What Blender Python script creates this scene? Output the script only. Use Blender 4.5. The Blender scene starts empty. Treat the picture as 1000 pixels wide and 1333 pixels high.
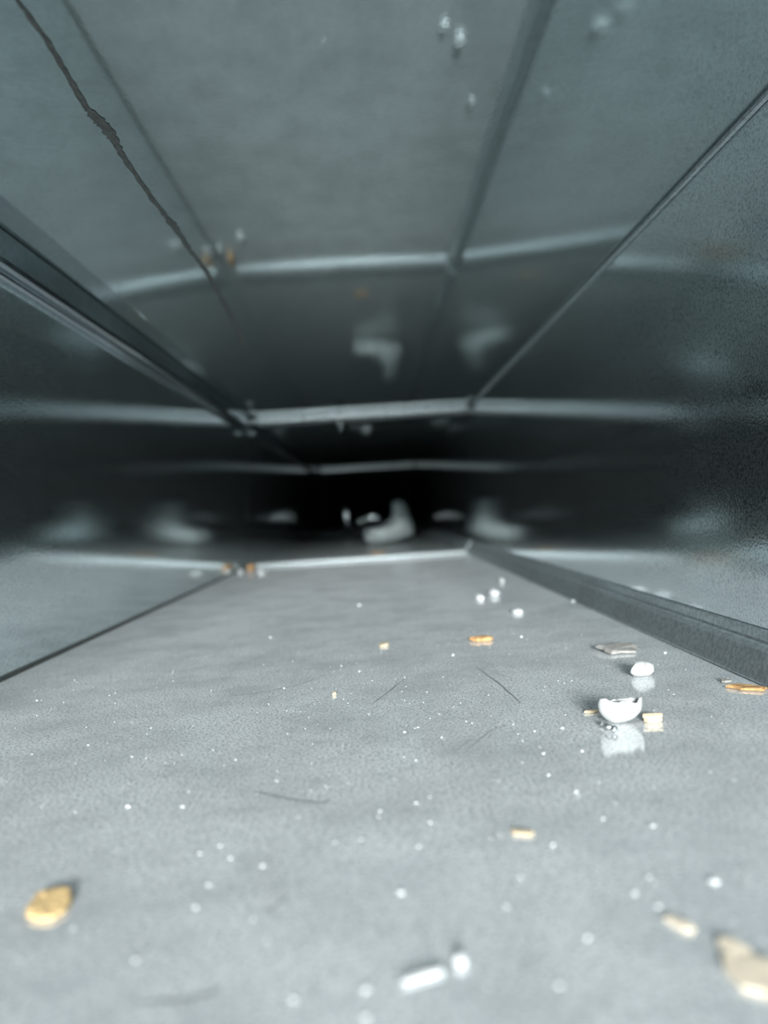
import bpy, bmesh, math, random
from mathutils import Vector, Matrix, noise

# ------------------------------------------------------------------ camera
FPX = 1000.0                       # focal length in pixels of the 1000x1333 frame
CAM = Vector((0.0, 0.0, 0.0657))   # lens height above the duct floor (metres)
ROLL = math.radians(3.7)
scene = bpy.context.scene
r_ = Vector((math.cos(ROLL), 0, -math.sin(ROLL)))
u_ = Vector((math.sin(ROLL), 0, math.cos(ROLL)))
R0 = Matrix((r_, u_, Vector((0, -1, 0)))).transposed()
n_ = Vector((-17.0, 2.5, -FPX)).normalized()
RD = n_.rotation_difference(Vector((0, 0, -1))).to_matrix()
RC = R0 @ RD
cd = bpy.data.cameras.new('camera')
cd.sensor_width = 36.0
cd.sensor_fit = 'AUTO'
cd.lens = FPX / 1333.0 * 36.0
cd.clip_start = 0.005
cd.dof.use_dof = True
cd.dof.focus_distance = 0.262
cd.dof.aperture_fstop = 8.0
cam = bpy.data.objects.new('camera', cd)
scene.collection.objects.link(cam)
cam.matrix_world = Matrix.Translation(CAM) @ RC.to_4x4()
scene.camera = cam

# ------------------------------------------------------------------ light
w = bpy.data.worlds.new('room_light')
scene.world = w
w.use_nodes = True
w.node_tree.nodes['Background'].inputs[0].default_value = (0.90, 0.98, 1.0, 1)
w.node_tree.nodes['Background'].inputs[1].default_value = 0.72
ld = bpy.data.lights.new('mouth_light', 'AREA')  # large area lamp added far behind the lens to light the duct floor
ld.shape = 'RECTANGLE'
ld.size = 2.2
ld.size_y = 1.4
ld.energy = 2650
ld.color = (0.94, 0.99, 1.0)
lo = bpy.data.objects.new('mouth_light', ld)
scene.collection.objects.link(lo)
lo.location = (0.05, -9.0, 1.9)
lo.rotation_euler = (Vector((0, 0.5, 0.05)) - Vector(lo.location)).to_track_quat('-Z', 'Y').to_euler()

vs = scene.view_settings
vs.view_transform = 'Standard'
vs.look = 'None'
vs.gamma = 1.0
vs.use_curve_mapping = False
vs.exposure = 0.0

# ------------------------------------------------------------------ helpers
COL = scene.collection


def ray(px, py):
    """direction from the lens through a pixel of the 1000x1333 frame"""
    return RC @ Vector(((px - 500.0) / FPX, (666.5 - py) / FPX, -1.0))


def on_floor(px, py, z=0.0):
    d = ray(px, py)
    return CAM + d * ((z - CAM.z) / d.z)


def at_depth(px, py, y):
    d = ray(px, py)
    return CAM + d * ((y - CAM.y) / d.y)


def link(name, mesh, mats, parent=None, smooth=False):
    o = bpy.data.objects.new(name, mesh)
    COL.objects.link(o)
    for m in (mats if isinstance(mats, (list, tuple)) else [mats]):
        mesh.materials.append(m)
    if parent is not None:
        o.parent = parent
    if smooth:
        for p in mesh.polygons:
            p.use_smooth = True
    return o


def tag(o, label=None, cat=None, group=None, kind=None):
    if label:
        o['label'] = label
    if cat:
        o['category'] = cat
    if group:
        o['group'] = group
    if kind:
        o['kind'] = kind
    return o


def from_bm(bm, name):
    me = bpy.data.meshes.new(name)
    bmesh.ops.recalc_face_normals(bm, faces=bm.faces[:])
    bm.to_mesh(me)
    bm.free()
    return me


def loft(profile, ys, closed=True, wob=None):
    """sweep a closed (x, z) profile along y; wob(i, k, y) gives an (dx, dz) offset"""
    bm = bmesh.new()
    rings = []
    for k, y in enumerate(ys):
        ring = []
        for i, (x, z) in enumerate(profile):
            dx, dz = wob(i, k, y) if wob else (0, 0)
            ring.append(bm.verts.new((x + dx, y, z + dz)))
        rings.append(ring)
    n = len(profile)
    for a, b in zip(rings, rings[1:]):
        for i in range(n):
            j = (i + 1) % n
            bm.faces.new((a[i], a[j], b[j], b[i]))
    bm.faces.new(rings[0])
    bm.faces.new(rings[-1][::-1])
    return bm


def sweep_x(profile, xs, place):
    """sweep a closed (y, h) profile along x; place(x, y, h) -> xyz"""
    bm = bmesh.new()
    rings = [[bm.verts.new(place(x, y, h)) for (y, h) in profile] for x in xs]
    n = len(profile)
    for a, b in zip(rings, rings[1:]):
        for i in range(n):
            j = (i + 1) % n
            bm.faces.new((a[i], a[j], b[j], b[i]))
    bm.faces.new(rings[0])
    bm.faces.new(rings[-1][::-1])
    return bm


# ------------------------------------------------------------------ materials
def nodes_of(name):
    m = bpy.data.materials.new(name)
    m.use_nodes = True
    nt = m.node_tree
    return m, nt, nt.nodes['Principled BSDF']


def N(nt, typ, **kw):
    n = nt.nodes.new(typ)
    for k, v in kw.items():
        if k in n.inputs:
            n.inputs[k].default_value = v
        else:
            setattr(n, k, v)
    return n


def ramp(nt, fac, stops):
    r = nt.nodes.new('ShaderNodeValToRGB')
    e = r.color_ramp.elements
    e[0].position, e[0].color = stops[0][0], (*stops[0][1], 1)
    e[1].position, e[1].color = stops[-1][0], (*stops[-1][1], 1)
    for p, c in stops[1:-1]:
        x = e.new(p)
        x.color = (*c, 1)
    nt.links.new(fac, r.inputs[0])
    return r.outputs[0]


def mixc(nt, fac, a, b, mode='MIX'):
    m = nt.nodes.new('ShaderNodeMix')
    m.data_type = 'RGBA'
    m.blend_type = mode
    for s, v in ((m.inputs[0], fac), (m.inputs[6], a), (m.inputs[7], b)):
        if isinstance(v, bpy.types.NodeSocket):
            nt.links.new(v, s)
        elif isinstance(v, (tuple, list)):
            s.default_value = (*v, 1)
        else:
            s.default_value = v
    return m.outputs[2]


def galvanised(name, base, metal, rough, grain_bump, wave_bump, grain_mm=0.9,
               grain_col=0.25, mottle=0.25, dirt=(0.30, 0.31, 0.32), flecks=0.0, ior=1.5):
    m, nt, b = nodes_of(name)
    tc = N(nt, 'ShaderNodeTexCoord')
    L = nt.links.new
    fine = N(nt, 'ShaderNodeTexNoise', Scale=1000.0 / grain_mm / 2, Detail=2.0, Roughness=0.6)
    L(tc.outputs['Object'], fine.inputs['Vector'])
    spang = N(nt, 'ShaderNodeTexVoronoi', Scale=1000.0 / (grain_mm * 2.4))
    L(tc.outputs['Object'], spang.inputs['Vector'])
    big = N(nt, 'ShaderNodeTexNoise', Scale=28.0, Detail=5.0, Roughness=0.6)
    L(tc.outputs['Object'], big.inputs['Vector'])
    mid = N(nt, 'ShaderNodeTexNoise', Scale=130.0, Detail=4.0, Roughness=0.6)
    L(tc.outputs['Object'], mid.inputs['Vector'])
    c0 = tuple(base)
    dark = tuple(x * (1 - grain_col) for x in base)
    lite = tuple(min(1, x * (1 + grain_col * 0.7)) for x in base)
    c = ramp(nt, fine.outputs['Fac'], [(0.38, dark), (0.5, c0), (0.62, lite)])
    f1 = ramp(nt, big.outputs['Fac'], [(0.42, (0, 0, 0)), (0.72, (mottle,) * 3)])
    c = mixc(nt, f1, c, dirt)
    f2 = ramp(nt, mid.outputs['Fac'], [(0.52, (0, 0, 0)), (0.75, (mottle * 0.8,) * 3)])
    c = mixc(nt, f2, c, dirt)
    if flecks > 0:
        fv = N(nt, 'ShaderNodeTexVoronoi', Scale=420.0)
        L(tc.outputs['Object'], fv.inputs['Vector'])
        ff = ramp(nt, fv.outputs['Distance'], [(0.05, (flecks,) * 3), (0.16, (0, 0, 0))])
        sp = N(nt, 'ShaderNodeSeparateColor')
        L(fv.outputs['Color'], sp.inputs[0])
        few = ramp(nt, sp.outputs[0], [(0.86, (0, 0, 0)), (0.90, (1, 1, 1))])
        ff = mixc(nt, 1.0, ff, few, 'MULTIPLY')
        c = mixc(nt, ff, c, (0.9, 0.92, 0.92))
    b.inputs['IOR'].default_value = ior
    L(mixc(nt, 0.7, c, tuple(min(1, x * 1.05) for x in base)), b.inputs['Base Color'])
    # bare zinc with a dust film: mirror-like metal mixed with matt dust
    b.inputs['Metallic'].default_value = 1.0
    dust = N(nt, 'ShaderNodeBsdfDiffuse')
    L(c, dust.inputs['Color'])
    mx = N(nt, 'ShaderNodeMixShader')
    mx.inputs[0].default_value = metal
    L(dust.outputs[0], mx.inputs[1])
    L(b.outputs[0], mx.inputs[2])
    L(mx.outputs[0], nt.nodes['Material Output'].inputs['Surface'])
    rr = ramp(nt, mid.outputs['Fac'], [(0.3, (rough * 0.8,) * 3), (0.7, (rough * 1.3,) * 3)])
    L(rr, b.inputs['Roughness'])
    # relief: fine grain, spangle facets and slow oil-canning of the sheet
    b1 = N(nt, 'ShaderNodeBump', Strength=grain_bump, Distance=0.0002)
    L(fine.outputs['Fac'], b1.inputs['Height'])
    b2 = N(nt, 'ShaderNodeBump', Strength=grain_bump * 0.4, Distance=0.0002)
    L(spang.outputs['Distance'], b2.inputs['Height'])
    L(b1.outputs[0], b2.inputs['Normal'])
    wv = N(nt, 'ShaderNodeTexNoise', Scale=9.0, Detail=1.0)
    L(tc.outputs['Object'], wv.inputs['Vector'])
    b3 = N(nt, 'ShaderNodeBump', Strength=wave_bump, Distance=0.002)
    L(wv.outputs['Fac'], b3.inputs['Height'])
    L(b2.outputs[0], b3.inputs['Normal'])
    L(b3.outputs[0], b.inputs['Normal'])
    return m


def plain(name, col, rough=0.8, metal=0.0, var=0.2, scale=700.0, bump=0.3, sub=0.0):
    m, nt, b = nodes_of(name)
    tc = N(nt, 'ShaderNodeTexCoord')
    nz = N(nt, 'ShaderNodeTexNoise', Scale=scale, Detail=4.0, Roughness=0.65)
    nt.links.new(tc.outputs['Object'], nz.inputs['Vector'])
    c = ramp(nt, nz.outputs['Fac'], [(0.3, tuple(x * (1 - var) for x in col)),
                                     (0.7, tuple(min(1, x * (1 + var * 0.5)) for x in col))])
    nt.links.new(c, b.inputs['Base Color'])
    b.inputs['Roughness'].default_value = rough
    b.inputs['Metallic'].default_value = metal
    bp = N(nt, 'ShaderNodeBump', Strength=bump, Distance=0.0003)
    nt.links.new(nz.outputs['Fac'], bp.inputs['Height'])
    nt.links.new(bp.outputs[0], b.inputs['Normal'])
    return m


M_floor = galvanised('galvanised_floor', (0.88, 0.91, 0.92), 0.38, 0.036, 0.11, 0.1,
                     grain_mm=0.42, grain_col=0.5, mottle=0.6, dirt=(0.47, 0.49, 0.51), flecks=0.6, ior=2.0)
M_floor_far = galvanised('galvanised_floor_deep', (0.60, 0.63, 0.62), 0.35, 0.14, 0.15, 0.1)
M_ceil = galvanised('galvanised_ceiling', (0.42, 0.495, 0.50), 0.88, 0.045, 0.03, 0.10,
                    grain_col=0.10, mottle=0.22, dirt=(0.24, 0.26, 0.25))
M_wall = galvanised('galvanised_wall', (0.82, 0.92, 0.94), 0.955, 0.03, 0.12, 0.10,
                    grain_mm=0.5, grain_col=0.85, mottle=0.2, flecks=0.7)
M_lock = galvanised('galvanised_seam', (0.50, 0.56, 0.575), 0.58, 0.16, 0.4, 0.0, grain_col=0.2)
M_lock_dark = galvanised('galvanised_wall_seam', (0.46, 0.53, 0.56), 0.95, 0.10, 0.2, 0.0, grain_col=0.3)
M_cleat = galvanised('galvanised_cleat', (0.64, 0.685, 0.69), 0.6, 0.30, 0.4, 0.0, grain_col=0.15)
M_end = plain('end_darkness', (0.012, 0.013, 0.013), 0.9)  # near-black cap colour, puts in the darkness the duct runs into
M_seal = plain('dark_sealant_and_gap', (0.085, 0.09, 0.085), 0.7, var=0.5, scale=500)
M_scratch = plain('scratch_grey', (0.24, 0.25, 0.26), 0.6, var=0.3)
M_white = plain('plaster_white', (0.62, 0.625, 0.62), 0.75, var=0.10, scale=400)
M_shell = plain('shell_white', (0.40, 0.405, 0.40), 0.55, var=0.05, scale=300, bump=0.15)
M_speck = plain('speck_white', (0.74, 0.745, 0.745), 0.6, var=0.1)
M_tan = plain('wood_tan', (0.62, 0.50, 0.34), 0.8, var=0.35, scale=500)
M_pale = plain('wood_pale', (0.84, 0.72, 0.56), 0.8, var=0.2, scale=400)
M_amber = plain('wood_amber', (0.80, 0.55, 0.26), 0.8, var=0.25, scale=400)
M_orange = plain('wood_orange', (0.58, 0.33, 0.14), 0.8, var=0.35, scale=500)
M_flake = plain('flake_beige', (0.34, 0.323, 0.30), 0.85, var=0.25, scale=500)
M_bead = plain('bright_metal', (0.75, 0.77, 0.78), 0.12, metal=1.0, var=0.2)
M_grey = plain('scrap_grey', (0.56, 0.62, 0.62), 0.5, metal=0.2, var=0.25, scale=90)
M_foil = plain('scrap_white', (0.95, 0.95, 0.94), 0.14, metal=1.0, var=0.2, scale=120)

# ------------------------------------------------------------------ duct cross-section (metres)
FL, CL = Vector((-0.170, 0.0)), Vector((-0.1585, 0.1972))
FR, CR = Vector((0.133, 0.0)), Vector((0.1420, 0.1968))
T = 0.0012
Y0, J1, J2, YE = -0.10, 1.03, 2.35, 2.95


def ceil_z(x):
    return CL.y + (CR.y - CL.y) * (x - CL.x) / (CR.x - CL.x)


def sheet(p, q, out, y0, y1):
    d = (q - p).normalized()
    p2, q2 = p - d * 3 * T, q + d * 3 * T
    prof = [p2, q2, q2 + out * T, p2 + out * T]
    prof = [(v.x, v.y) for v in prof]
    k = max(2, int((y1 - y0) / 0.1))
    return loft(prof, [y0 + (y1 - y0) * i / k for i in range(k + 1)])


SECT = [(Y0, J1 - 0.0015), (J1 + 0.0015, J2 - 0.0015), (J2 + 0.0015, YE)]


def panels(name, p, q, out, mats, label, cat, start=Y0):
    root = None
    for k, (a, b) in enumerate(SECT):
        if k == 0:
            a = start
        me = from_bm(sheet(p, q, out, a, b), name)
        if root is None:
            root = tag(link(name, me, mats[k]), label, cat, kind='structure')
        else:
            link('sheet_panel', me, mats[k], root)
    return root


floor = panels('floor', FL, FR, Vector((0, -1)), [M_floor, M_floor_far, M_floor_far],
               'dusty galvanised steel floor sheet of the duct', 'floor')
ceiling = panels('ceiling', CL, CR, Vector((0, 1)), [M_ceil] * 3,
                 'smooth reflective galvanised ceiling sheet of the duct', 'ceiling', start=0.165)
nl = Vector((-(CL - FL).y, (CL - FL).x)).normalized()
nr = Vector(((CR - FR).y, -(CR - FR).x)).normalized()
wall_left = panels('wall_left', FL, CL, nl, [M_wall] * 3,
                   'dark mirror-like galvanised duct wall under the long ceiling seam', 'wall')
wall_right = panels('wall_right', FR, CR, nr, [M_wall] * 3,
                    'dark mirror-like galvanised duct wall above the folded floor seam', 'wall')
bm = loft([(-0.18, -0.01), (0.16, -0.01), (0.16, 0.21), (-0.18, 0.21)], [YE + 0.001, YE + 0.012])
tag(link('wall_back', from_bm(bm, 'wall_back'), M_end), 'black cap standing in for the darkness at the duct end', 'wall', kind='structure')

# unseen outside drive bands, added to stop light leaking through the two joints
for yj in (J1, J2):
    for par, p, q, out in ((wall_left, FL, CL, nl), (wall_right, FR, CR, nr), (floor, FL, FR, Vector((0, -1))), (ceiling, CL, CR, Vector((0, 1)))):
        d = (q - p).normalized()
        a_, b_ = p - d * 0.006 + out * (T + 0.0002), q + d * 0.006 + out * (T + 0.0002)
        bmx = loft([(v.x, v.y) for v in (a_, b_, b_ + out * T, a_ + out * T)], [yj - 0.02, yj + 0.02])
        link('light_seal_band', from_bm(bmx, 'light_seal_band'), M_lock, par)

# shadow gap where floor meets wall, its shade coloured into a dark hem
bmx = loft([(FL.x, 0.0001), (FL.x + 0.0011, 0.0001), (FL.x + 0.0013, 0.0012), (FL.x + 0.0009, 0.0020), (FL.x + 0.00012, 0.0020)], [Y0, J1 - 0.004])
link('floor_gap_shade', from_bm(bmx, 'floor_gap_shade'), M_seal, wall_left)
bmx = loft([(CR.x + 0.0004, CR.y - 0.0001), (CR.x - 0.0016, CR.y - 0.0001), (CR.x - 0.0020, CR.y - 0.0010), (CR.x - 0.0017, CR.y - 0.0020), (CR.x - 0.0004, CR.y - 0.0024)], [0.165, J1 - 0.004])
link('ceiling_hem', from_bm(bmx, 'ceiling_hem'), M_lock, wall_right)

# longitudinal lock seams: top of the left wall, foot of the right wall
left_prof = [(0.000, 0.000), (0.0075, 0.000), (0.0085, -0.0012), (0.0085, -0.0128), (0.0078, -0.0150),
             (0.0060, -0.0160), (0.0048, -0.0156), (0.0040, -0.0148), (0.0036, -0.0176), (0.0026, -0.0186),
             (0.0010, -0.0180), (0.0004, -0.0172), (0.0, -0.0170)]
right_prof = [(0.000, 0.000), (-0.0088, 0.000), (-0.0090, 0.0008), (-0.0056, 0.0098), (-0.0044, 0.0112),
              (-0.0030, 0.0116), (-0.0022, 0.0108), (-0.0018, 0.0122), (-0.0014, 0.0150), (-0.0008, 0.0156),
              (0.0, 0.0154)]


def seam(name, org, prof, dirv, label, mat):
    root = None
    for k, (a, b) in enumerate(((Y0, J1 - 0.006), (J1 + 0.014, J2 - 0.006))):
        pr = []
        for x, z in prof:
            v = org + dirv * z
            pr.append((v.x + x, v.y))
        n = int((b - a) / 0.02)
        ys = [a + (b - a) * i / n for i in range(n + 1)]
        me = from_bm(loft(pr, ys, wob=lambda i, kk, y: (0.00025 * noise.noise(Vector((y * 14, i * 0.2, 3))), 0)), name)
        if root is None:
            root = tag(link(name, me, mat), label, 'seam', kind='structure')
        else:
            link('seam_length', me, mat, root)
    return root


seam('trim_1', CL + Vector((0.0003, -0.0003)), left_prof, (CL - FL).normalized(),
     'folded lock seam along the top of the duct wall', M_lock_dark)
seam('trim_2', FR + Vector((-0.0003, 0.0003)), right_prof, (CR - FR).normalized(),
     'sloped folded lock seam along the foot of the duct wall', M_lock)

# slip cleats across the joints
top_prof = [(0.030, 0.000), (-0.012, 0.000), (-0.0126, -0.0014), (-0.0124, -0.0030), (-0.0114, -0.0034), (-0.0114, -0.0037),
            (-0.0120, -0.0043), (-0.0120, -0.0066), (-0.0105, -0.0075), (0.026, -0.0075), (0.030, -0.006)]
bot_prof = [(0.030, 0.000), (-0.010, 0.000), (-0.011, 0.0012), (-0.0113, 0.0030), (-0.010, 0.0040), (-0.008, 0.0045),
            (0.026, 0.0042), (0.030, 0.003)]


def cleat(name, joint, prof, top, x0, x1, label):
    n = 24
    xs = [x0 + (x1 - x0) * i / n for i in range(n + 1)]

    def place(x, y, h):
        base = ceil_z(x) - 0.0003 if top else 0.0003
        wv = 0.0006 * noise.noise(Vector((x * 18, joint * 3, 1.0)))
        return (x, joint + y + 0.6 * wv, base + h * (1 + 60 * wv))
    me = from_bm(sweep_x(prof, xs, place), name)
    o = link(name, me, M_cleat)
    return tag(o, label, 'joint strip', kind='structure')


cleat('trim_3', J1, top_prof, True, -0.144, 0.1365, 'bright folded slip strip across the ceiling at the first duct joint')
cleat('trim_4', J1, bot_prof, False, -0.158, 0.122, 'thin bright strip across the floor at the first duct joint')
cleat('trim_5', J2, top_prof, True, -0.144, 0.138, 'dim slip strip across the ceiling at the far duct joint')
cleat('trim_6', J2, bot_prof, False, -0.158, 0.122, 'dim strip across the floor at the far duct joint')


# corner tabs of the drive strips at the first joint
def corner_tab(x, z, sx, sz, par):
    bm = bmesh.new()
    bmesh.ops.create_cube(bm, size=1.0)
    for v in bm.verts:
        v.co = Vector((x + v.co.x * sx, J1 - 0.010 + v.co.y * 0.012, z + v.co.z * sz))
    bmesh.ops.bevel(bm, geom=bm.edges[:], offset=min(sx, sz) * 0.3, segments=2, affect='EDGES')
    return link('corner_tab', from_bm(bm, 'corner_tab'), M_cleat, par, smooth=True)


corner_tab(0.1392, ceil_z(0.1392) - 0.006, 0.006, 0.011, wall_right)
corner_tab(-0.151, 0.1775, 0.010, 0.005, wall_left)
corner_tab(-0.149, 0.1925, 0.013, 0.006, wall_left)

# ------------------------------------------------------------------ sealant line on the ceiling and floor scratches
def ribbon(name, pts, widths, height, mat, parent, up=1, samples=6, rough=0.3, seed=1):
    """irregular low bead following pts; flat side on the sheet, crown on the other"""
    rnd = random.Random(seed)
    P = []
    for (a, wa), (b, wb) in zip(zip(pts, widths), zip(pts[1:], widths[1:])):
        for i in range(samples):
            t = i / samples
            P.append((a.lerp(b, t), wa + (wb - wa) * t))
    P.append((pts[-1], widths[-1]))
    bm = bmesh.new()
    rows = []
    for k, (p, wd) in enumerate(P):
        q = P[min(k + 1, len(P) - 1)][0]
        o = P[max(k - 1, 0)][0]
        d = (q - o).normalized()
        s = Vector((d.y, -d.x, 0))
        wl = wd * (0.5 + rnd.uniform(-rough, rough) * 0.5)
        wr = wd * (0.5 + rnd.uniform(-rough, rough) * 0.5)
        rows.append([bm.verts.new(p - s * wl), bm.verts.new(p + Vector((0, 0, up * height)) + s * (wr - wl) * 0.2),
                     bm.verts.new(p + s * wr)])
    for a, b in zip(rows, rows[1:]):
        for i in range(2):
            bm.faces.new((a[i], a[i + 1], b[i + 1], b[i]))
    return link(name, from_bm(bm, name), mat, parent, smooth=True)


def on_ceiling(px, py):
    d = ray(px, py)
    nrm = Vector((-(CR.y - CL.y), 0, CR.x - CL.x)).normalized()
    p0 = Vector((CL.x, 0, CL.y - 0.0002))
    return CAM + d * ((p0 - CAM).dot(nrm) / d.dot(nrm))


cp = [(22, 0, 7), (60, 52, 8), (88, 98, 8), (112, 140, 9), (124, 152, 17), (136, 165, 18), (148, 182, 12), (158, 200, 10),
      (190, 248, 7), (214, 280, 7), (224, 291, 11), (232, 303, 7), (252, 332, 6), (268, 352, 6), (290, 392, 7),
      (308, 425, 9), (318, 450, 8)]
pts = [on_ceiling(x, y) for x, y, _ in cp]
wds = [wpx * (p - CAM).y / FPX * 0.9 for (x, y, wpx), p in zip(cp, pts)]
ob = ribbon('sealant_line', pts, wds, 0.0004, M_seal, ceiling, up=-1, samples=7, rough=0.35, seed=4)
ob['label'] = 'ragged dark line with a brown blob running along the ceiling'

scr = [([(312, 905), (350, 900), (390, 891), (425, 878)], 3), ([(392, 905), (420, 896)], 2),
       ([(484, 917), (508, 899), (528, 882)], 3), ([(620, 868), (650, 890), (678, 915)], 3),
       ([(636, 872), (668, 884)], 2), ([(330, 1030), (375, 1040), (420, 1046), (428, 1040)], 5),
       ([(355, 803), (384, 800)], 4), ([(590, 980), (618, 958)], 2), ([(345, 1190), (375, 1165)], 8),
       ([(180, 1306), (240, 1302), (290, 1288)], 9), ([(610, 975), (640, 950), (660, 944)], 2),
       ([(752, 800), (770, 812)], 2), ([(20, 1200), (70, 1192)], 6), ([(560, 1262), (610, 1256)], 9)]
for k, (ps, wpx) in enumerate(scr):
    pp = [on_floor(x, y, 0.00008) for x, y in ps]
    d = pp[0].y
    ribbon('scratch', pp, [wpx * d / FPX * (0.35 if i in (0, len(pp) - 1) else 0.8) for i in range(len(pp))],
           0.00005, M_scratch, floor, samples=6, rough=0.5, seed=k)


# ------------------------------------------------------------------ debris
def chip(name, px, py, lpx, wpx, t_mm, rot, mat, seed, label, cat, group=None, tilt=0.0, n=11, jag=0.22, skew=0.0, pw=4.0):
    """ragged flat fragment lying on the floor; sizes in frame pixels at its distance"""
    p = on_floor(px, py)
    s = p.y / FPX
    Lm, Wm, Tm = lpx * s * 0.5, wpx * s * 0.5, t_mm * 0.001
    rnd = random.Random(seed)
    bm = bmesh.new()
    rows = []
    outl = []
    for i in range(n):
        a = 2 * math.pi * i / n + rnd.uniform(-0.15, 0.15)
        rr = 1 + rnd.uniform(-jag, jag)
        sq = (abs(math.cos(a)) ** pw + abs(math.sin(a)) ** pw) ** (-1 / pw)
        outl.append((math.cos(a) * rr * sq * Lm * 0.93, math.sin(a) * rr * sq * Wm * 0.93))
    for h, k in (((0.0, 0.86), (0.25, 1.0), (0.75, 0.98), (1.0, 0.80)) if pw > 2.5 else ((0.0, 0.72), (0.3, 1.0), (0.68, 0.90), (0.95, 0.55))):
        rows.append([bm.verts.new((x * k + skew * h * Tm, y * k, max(0, h * Tm * (1 + (rnd.uniform(-0.25, 0.25) if h > 0.5 else 0)))))
                     for x, y in outl])
    for a, b in zip(rows, rows[1:]):
        for i in range(n):
            j = (i + 1) % n
            bm.faces.new((a[i], a[j], b[j], b[i]))
    top = bm.verts.new((rnd.uniform(-.2, .2) * Lm, rnd.uniform(-.2, .2) * Wm, Tm * rnd.uniform(0.9, 1.25)))
    for i in range(n):
        bm.faces.new((rows[-1][i], rows[-1][(i + 1) % n], top))
    bm.faces.new(rows[0][::-1])
    if tilt:
        bmesh.ops.rotate(bm, verts=bm.verts[:], cent=(0, 0, 0), matrix=Matrix.Rotation(tilt, 3, 'X'))
        lo_ = min(v.co.z for v in bm.verts)
        for v in bm.verts:
            v.co.z -= lo_
    o = link(name, from_bm(bm, name), mat, smooth=pw < 2.5)
    o.location = (p.x, p.y, 0.0001)
    o.rotation_euler = (0, 0, rot)
    return tag(o, label, cat, group)


# white curved shell fragment
def shell():
    p = on_floor(818, 946)
    s = p.y / FPX
    bm = bmesh.new()
    nu, nv = 40, 12
    R = 29 * s
    grid = []

    def rim(a):   # a = 0 right, pi/2 away from lens, pi left, -pi/2 towards the lens
        keys = [(-180, 1.28), (-165, 1.40), (-150, 1.50), (-138, 1.51), (-126, 1.42), (-113, 1.31), (-90, 1.28), (-72, 1.22), (-58, 1.10),
                (-46, 1.05), (-36, 1.14), (-22, 1.20), (-5, 1.14), (15, 1.04), (60, 1.06), (100, 1.08), (140, 1.12), (165, 1.2), (180, 1.28)]
        d = math.degrees(a)
        for (a0, v0), (a1, v1) in zip(keys, keys[1:]):
            if a0 <= d <= a1:
                return v0 + (v1 - v0) * (d - a0) / (a1 - a0)
        return 1.1
    for i in range(nu):
        a = -math.pi + 2 * math.pi * i / nu
        col = []
        rv = rim(a) + 0.02 * math.sin(i * 2.7)
        for j in range(nv + 1):
            t = (j / nv)
            ph = t * rv * 1.52            # angle up from the pole
            rad = R * 1.02 * math.sin(min(ph, 1.6)) ** 0.9
            z = R * 0.88 * (1 - math.cos(ph))
            col.append((rad * math.cos(a), rad * 0.46 * math.sin(a), z))
        grid.append(col)
    vs_ = [[bm.verts.new(c) for c in col[1:]] for col in grid]
    pole = bm.verts.new((0, 0, 0))
    for i in range(nu):
        j = (i + 1) % nu
        bm.faces.new((pole, vs_[i][0], vs_[j][0]))
        for k in range(nv - 1):
            bm.faces.new((vs_[i][k], vs_[i][k + 1], vs_[j][k + 1], vs_[j][k]))
    for v in bm.verts:
        v.co += 0.00025 * Vector((noise.noise(v.co * 300), noise.noise(v.co * 300 + Vector((5, 0, 0))), noise.noise(v.co * 300 + Vector((9, 0, 0)))))
    bmesh.ops.rotate(bm, verts=bm.verts[:], cent=(0, 0, 0), matrix=Matrix.Rotation(math.radians(-9), 3, 'Y'))
    bmesh.ops.rotate(bm, verts=bm.verts[:], cent=(0, 0, 0), matrix=Matrix.Rotation(math.radians(10), 3, 'X'))
    lo_ = min(v.co.z for v in bm.verts)
    for v in bm.verts:
        v.co.z -= lo_
    me = from_bm(bm, 'shell_fragment')
    o = link('shell_fragment', me, M_shell, smooth=True)
    md = o.modifiers.new('thickness', 'SOLIDIFY')
    md.thickness = 0.0005
    md.offset = -1
    o.location = (p.x, p.y + 0.004, 0.0002)
    tag(o, 'curved white shell-like fragment with a ragged rim, standing on the duct floor', 'fragment')


shell()
chip('white_flake', 837, 880, 35, 14, 4.5, 0.05, M_shell, 12, 'rounded white flake between the shell fragment and the beige flake', 'flake', n=14, jag=0.10, tilt=0.15, pw=2.0)
chip('beige_flake', 805, 848, 54, 44, 1.3, 0.18, M_flake, 5, 'long beige grey flake with a crumbly end near the folded floor seam', 'flake', jag=0.25, tilt=0.09)
chip('wood_splinter', 771, 928, 22, 5, 0.8, 0.02, M_tan, 7, 'thin pale wood splinter sticking out beside the white shell fragment', 'splinter', jag=0.1)
o = chip('wood_chip', 850, 940, 22, 16, 1.6, -0.1, M_tan, 8, 'small tan fibrous wood chip next to the white shell fragment', 'wood chip', jag=0.2)
for k, (dx, dz) in enumerate(((-0.0009, 0.0019), (0.0004, 0.0020), (0.0012, 0.0017))):
    bm = bmesh.new()
    bmesh.ops.create_cube(bm, size=1.0)
    for v in bm.verts:
        v.co = Vector((v.co.x * 0.0054 + dx * 0.3, v.co.y * 0.0006 + dx * 1.2, v.co.z * 0.0005 + dz))
    f = link('wood_fibre', from_bm(bm, 'wood_fibre'), M_tan, o)
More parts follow.
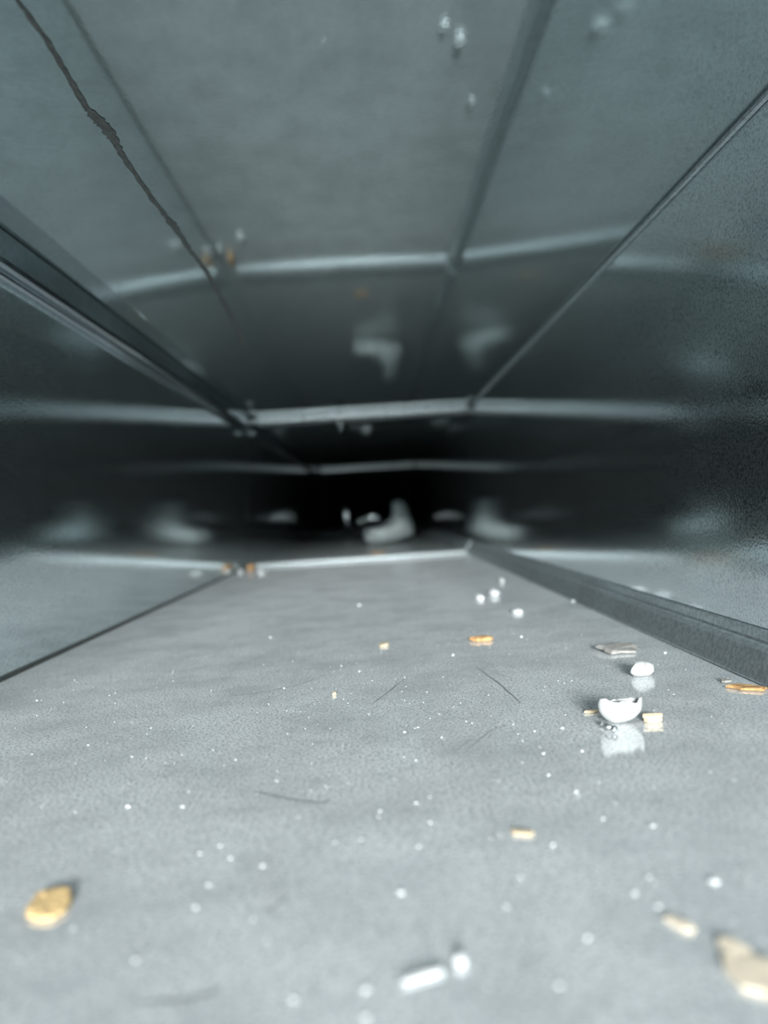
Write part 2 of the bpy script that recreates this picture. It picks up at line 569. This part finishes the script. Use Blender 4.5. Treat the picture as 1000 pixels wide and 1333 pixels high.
for k, (x, y, d) in enumerate(((793, 952, 11), (800, 954, 10), (783, 946, 6))):
    p = on_floor(x, y)
    bm = bmesh.new()
    bmesh.ops.create_icosphere(bm, subdivisions=2, radius=d * 0.5 * p.y / FPX)
    for v in bm.verts:
        v.co *= 1 + 0.35 * noise.noise(v.co * 900 + Vector((k, 0, 0)))
    lo_ = min(v.co.z for v in bm.verts)
    b_ = link('metal_shaving', from_bm(bm, 'metal_shaving'), M_bead, smooth=True)
    b_.location = (p.x, p.y, -lo_ + 0.0001)
    tag(b_, 'tiny shiny metal shaving in front of the white shell fragment', 'shaving', 'metal shavings at the shell fragment')

chip('wood_chip', 626, 834, 32, 24, 1.6, 0.25, M_orange, 21, 'orange brown wood chip lying alone in the middle of the floor', 'wood chip', jag=0.2, tilt=0.04)
chip('wood_chip', 500, 841, 13, 20, 1.2, 0.05, M_tan, 22, 'small pale tan wood crumb amid the dusty floor', 'wood chip', jag=0.15)
chip('wood_chip', 435, 905, 6, 10, 1.0, 0.0, M_tan, 23, 'tiny tan crumb at the end of a floor scratch', 'wood chip', jag=0.2)
chip('wood_chip', 971, 897, 44, 22, 0.9, -0.65, M_orange, 24, 'long orange brown wood sliver against the folded floor seam', 'wood chip', jag=0.25)
chip('plaster_crumb', 945, 888, 14, 18, 0.9, -0.5, M_flake, 25, 'pale crumb beside the orange sliver at the folded floor seam', 'crumb', jag=0.25)
chip('wood_chip', 681, 1086, 30, 16, 0.45, -0.5, M_tan, 26, 'light tan wood sliver lying on a bare patch of floor', 'wood chip', jag=0.3)
chip('wood_chip', 65, 1180, 56, 90, 1.0, 0.3, M_amber, 27, 'rounded orange wood crumb near the duct mouth', 'wood chip', jag=0.08, n=16, pw=2.6)
chip('wood_chip', 884, 1204, 22, 44, 0.5, 0.5, M_pale, 28, 'small pale tan wood chip near the large tan chip', 'wood chip', jag=0.2, pw=2.6)
chip('wood_chip', 955, 1236, 36, 50, 0.5, 0.2, M_pale, 29, 'middling pale tan wood chip touching the large tan chip', 'wood chip', jag=0.15, pw=2.6)
chip('wood_chip', 1006, 1280, 84, 150, 0.6, 0.5, M_pale, 30, 'large pale tan wood chip near the duct mouth', 'wood chip', jag=0.18, pw=2.6)
chip('white_splinter', 551, 1274, 66, 12, 0.6, 0.30, M_white, 31, 'thin white plaster splinter near the duct mouth', 'splinter', jag=0.12)
chip('plaster_crumb', 600, 1256, 20, 22, 1.2, 0.3, M_speck, 32, 'round white plaster crumb at the tip of the white splinter', 'crumb', jag=0.12, pw=2.0)
chip('plaster_crumb', 643, 775, 13, 36, 4.4, 0.1, M_speck, 33, 'largest of the white plaster crumbs ahead of the orange chip', 'crumb', jag=0.15, pw=2.0)
chip('plaster_crumb', 624, 780, 9, 26, 2.6, 0.3, M_speck, 34, 'small white plaster crumb beside the largest of the crumbs', 'crumb', jag=0.15, pw=2.0)
chip('plaster_crumb', 673, 798, 15, 30, 2.2, 0.1, M_white, 35, 'flat white plaster crumb between the large crumb and the folded seam', 'crumb', jag=0.2, pw=2.0)
chip('plaster_crumb', 653, 758, 7, 20, 3.0, 0.1, M_white, 36, 'faint white plaster crumb farthest along the folded floor seam', 'crumb', jag=0.2, pw=2.0)
# at the first joint
chip('wood_chip', 327, 742, 10, 40, 6.5, 0.1, M_orange, 37, 'upright orange wood chip in the corner at the first duct joint', 'wood chip', jag=0.1)
chip('plaster_crumb', 314, 745, 10, 40, 4.0, 0.1, M_white, 38, 'white crumb squeezed between the orange corner chip and the wall', 'crumb', jag=0.1, pw=2.0)
chip('plaster_crumb', 341, 746, 13, 40, 3.5, 0.1, M_white, 39, 'white crumb in front of the strip beside the orange corner chip', 'crumb', jag=0.1, pw=2.0)
# just beyond the first joint, seen mirrored in the ceiling
pc = (0.006, 1.16)
o = chip('wood_chip', 470, 722, 20, 16, 1.5, 0.2, M_orange, 40, 'orange wood chip hidden behind the floor strip of the first joint', 'wood chip')
o.location = (pc[0], pc[1], 0.0001)

specks = [(750, 1031, 8), (753, 1037, 5), (850, 1075, 9), (826, 1163, 10), (930, 1148, 15), (765, 1221, 12), (727, 1283, 14),
          (522, 1162, 12), (238, 1050, 7), (167, 1050, 7), (255, 1181, 10), (714, 1009, 6), (542, 1045, 7), (560, 1071, 6),
          (542, 990, 4), (720, 1100, 8), (762, 1111, 5), (785, 1066, 7), (659, 1180, 9), (677, 1142, 7), (707, 981, 5),
          (575, 960, 4), (527, 953, 5), (640, 1092, 5), (545, 1102, 8), (845, 1142, 8), (857, 1180, 10), (115, 970, 4),
          (172, 985, 4), (307, 989, 4), (260, 1111, 6), (287, 1101, 6), (300, 1117, 8), (342, 1127, 8), (330, 1196, 9),
          (272, 1152, 9), (470, 1093, 6), (495, 1056, 6), (177, 1250, 12), (382, 1301, 12), (477, 1288, 16), (477, 1325, 14),
          (468, 788, 6), (352, 830, 4), (468, 874, 4), (527, 882, 3), (590, 853, 5), (679, 829, 5), (544, 947, 4),
          (607, 939, 3), (370, 896, 4), (866, 850, 7), (758, 978, 6), (732, 948, 6), (708, 981, 6), (696, 952, 4),
          (746, 783, 7), (48, 912, 4), (97, 885, 3), (540, 948, 3)]
bm = bmesh.new()
bmesh.ops.create_icosphere(bm, subdivisions=2, radius=1.0)
for v in bm.verts:
    v.co *= 1 + 0.3 * noise.noise(v.co * 1.7)
    v.co.z = max(v.co.z * 0.7, -0.35)
lo_ = min(v.co.z for v in bm.verts)
for v in bm.verts:
    v.co.z -= lo_
speck_me = from_bm(bm, 'plaster_speck')
speck_me.materials.append(M_speck)
rnd = random.Random(11)
for x, y, d in specks:
    p = on_floor(x, y)
    s = d * 0.33 * p.y / FPX
    o = bpy.data.objects.new('plaster_speck', speck_me)
    COL.objects.link(o)
    o.location = (p.x, p.y, 0.0)
    o.scale = (s * rnd.uniform(0.8, 1.15), s * rnd.uniform(0.8, 1.3), s * rnd.uniform(0.6, 0.95))
    o.rotation_euler = (0, 0, rnd.uniform(0, 6.28))
    tag(o, 'tiny white plaster speck lying loose on the dusty floor', 'speck', 'white plaster specks scattered on the floor')

# fine dust grains nobody could count
rnd = random.Random(3)
V, F = [], []
for k in range(1900):
    y = 0.09 + 0.62 * rnd.random() ** 1.3
    x = rnd.uniform(-0.165, 0.12)
    if abs(x) > y * 0.56:
        continue
    s = rnd.choice([0.00012, 0.00016, 0.0002, 0.0003]) * rnd.uniform(0.7, 1.2)
    b0 = len(V)
    a = rnd.uniform(0, 6.28)
    for i in range(4):
        V.append((x + s * math.cos(a + i * 1.571), y + s * 1.3 * math.sin(a + i * 1.571), 0.00002))
    V.append((x, y, s * 0.9))
    for i in range(4):
        F.append((b0 + i, b0 + (i + 1) % 4, b0 + 4))
me = bpy.data.meshes.new('dust_grains')
me.from_pydata(V, [], F)
tag(link('dust_grains', me, M_white), 'fine pale dust grains strewn over the floor sheet', 'dust', kind='stuff')


# ------------------------------------------------------------------ scraps deep in the duct
def scrap(name, outline_px, depth, thick, mat, seed, label, cat, amp=0.0022):
    """lump with a traced front, real thickness, standing on the floor at its own distance"""
    pts = [at_depth(x, y, depth) for x, y in outline_px]
    zmin = min(p.z for p in pts)
    cx = sum(p.x for p in pts) / len(pts)
    bm = bmesh.new()
    rows = []
    for t, k in ((-0.5, 0.80), (-0.25, 1.0), (0.25, 1.0), (0.5, 0.78)):
        cz = sum(p.z for p in pts) / len(pts) - zmin
        row = []
        for i, p in enumerate(pts):
            nx = noise.noise(Vector((i * 1.3, t * 3, seed)))
            x = (p.x - cx) * k + 0.002 * nx
            z = cz + (p.z - zmin - cz) * k
            row.append(bm.verts.new((x, t * thick * (1 + 0.4 * nx), z)))
        rows.append(row)
    n = len(pts)
    for a, b in zip(rows, rows[1:]):
        for i in range(n):
            j = (i + 1) % n
            bm.faces.new((a[i], a[j], b[j], b[i]))
    bm.faces.new(rows[0][::-1])
    bm.faces.new(rows[-1])
    bmesh.ops.triangulate(bm, faces=[f for f in bm.faces if len(f.verts) > 4])
    bmesh.ops.subdivide_edges(bm, edges=bm.edges[:], cuts=1, use_grid_fill=True, smooth=0.4)
    for v in bm.verts:
        v.co += amp * Vector((noise.noise(v.co * 70), noise.noise(v.co * 70 + Vector((7, 0, 0))), noise.noise(v.co * 70 + Vector((0, 9, 0)))))
    lo_ = min(v.co.z for v in bm.verts)
    for v in bm.verts:
        v.co.z -= lo_
    o = link(name, from_bm(bm, name), mat, smooth=True)
    o.location = (cx, depth, 0.0008)
    return tag(o, label, cat)


scrap('crumpled_scrap', [(477, 692), (490, 690), (503, 684), (510, 676), (512, 664), (511, 656), (522, 654), (530, 664), (536, 682), (538, 698), (528, 703), (500, 708), (480, 709), (475, 702)],
      1.48, 0.035, M_grey, 3, 'pale grey boot-shaped crumpled scrap standing past the first joint', 'scrap')
scrap('paper_scrap', [(444, 660), (453, 659), (455, 668), (455, 676), (460, 684), (457, 692), (449, 692), (447, 682), (444, 672)],
      2.30, 0.02, M_foil, 8, 'narrow upright white scrap at the far duct joint', 'scrap', amp=0.0007)
scrap('paper_scrap', [(470, 670), (480, 663), (493, 662), (498, 672), (495, 682), (480, 685), (463, 684), (462, 674)],
      2.72, 0.04, M_foil, 13, 'roundish whitish lump on the floor before the black duct end', 'scrap', amp=0.0008)
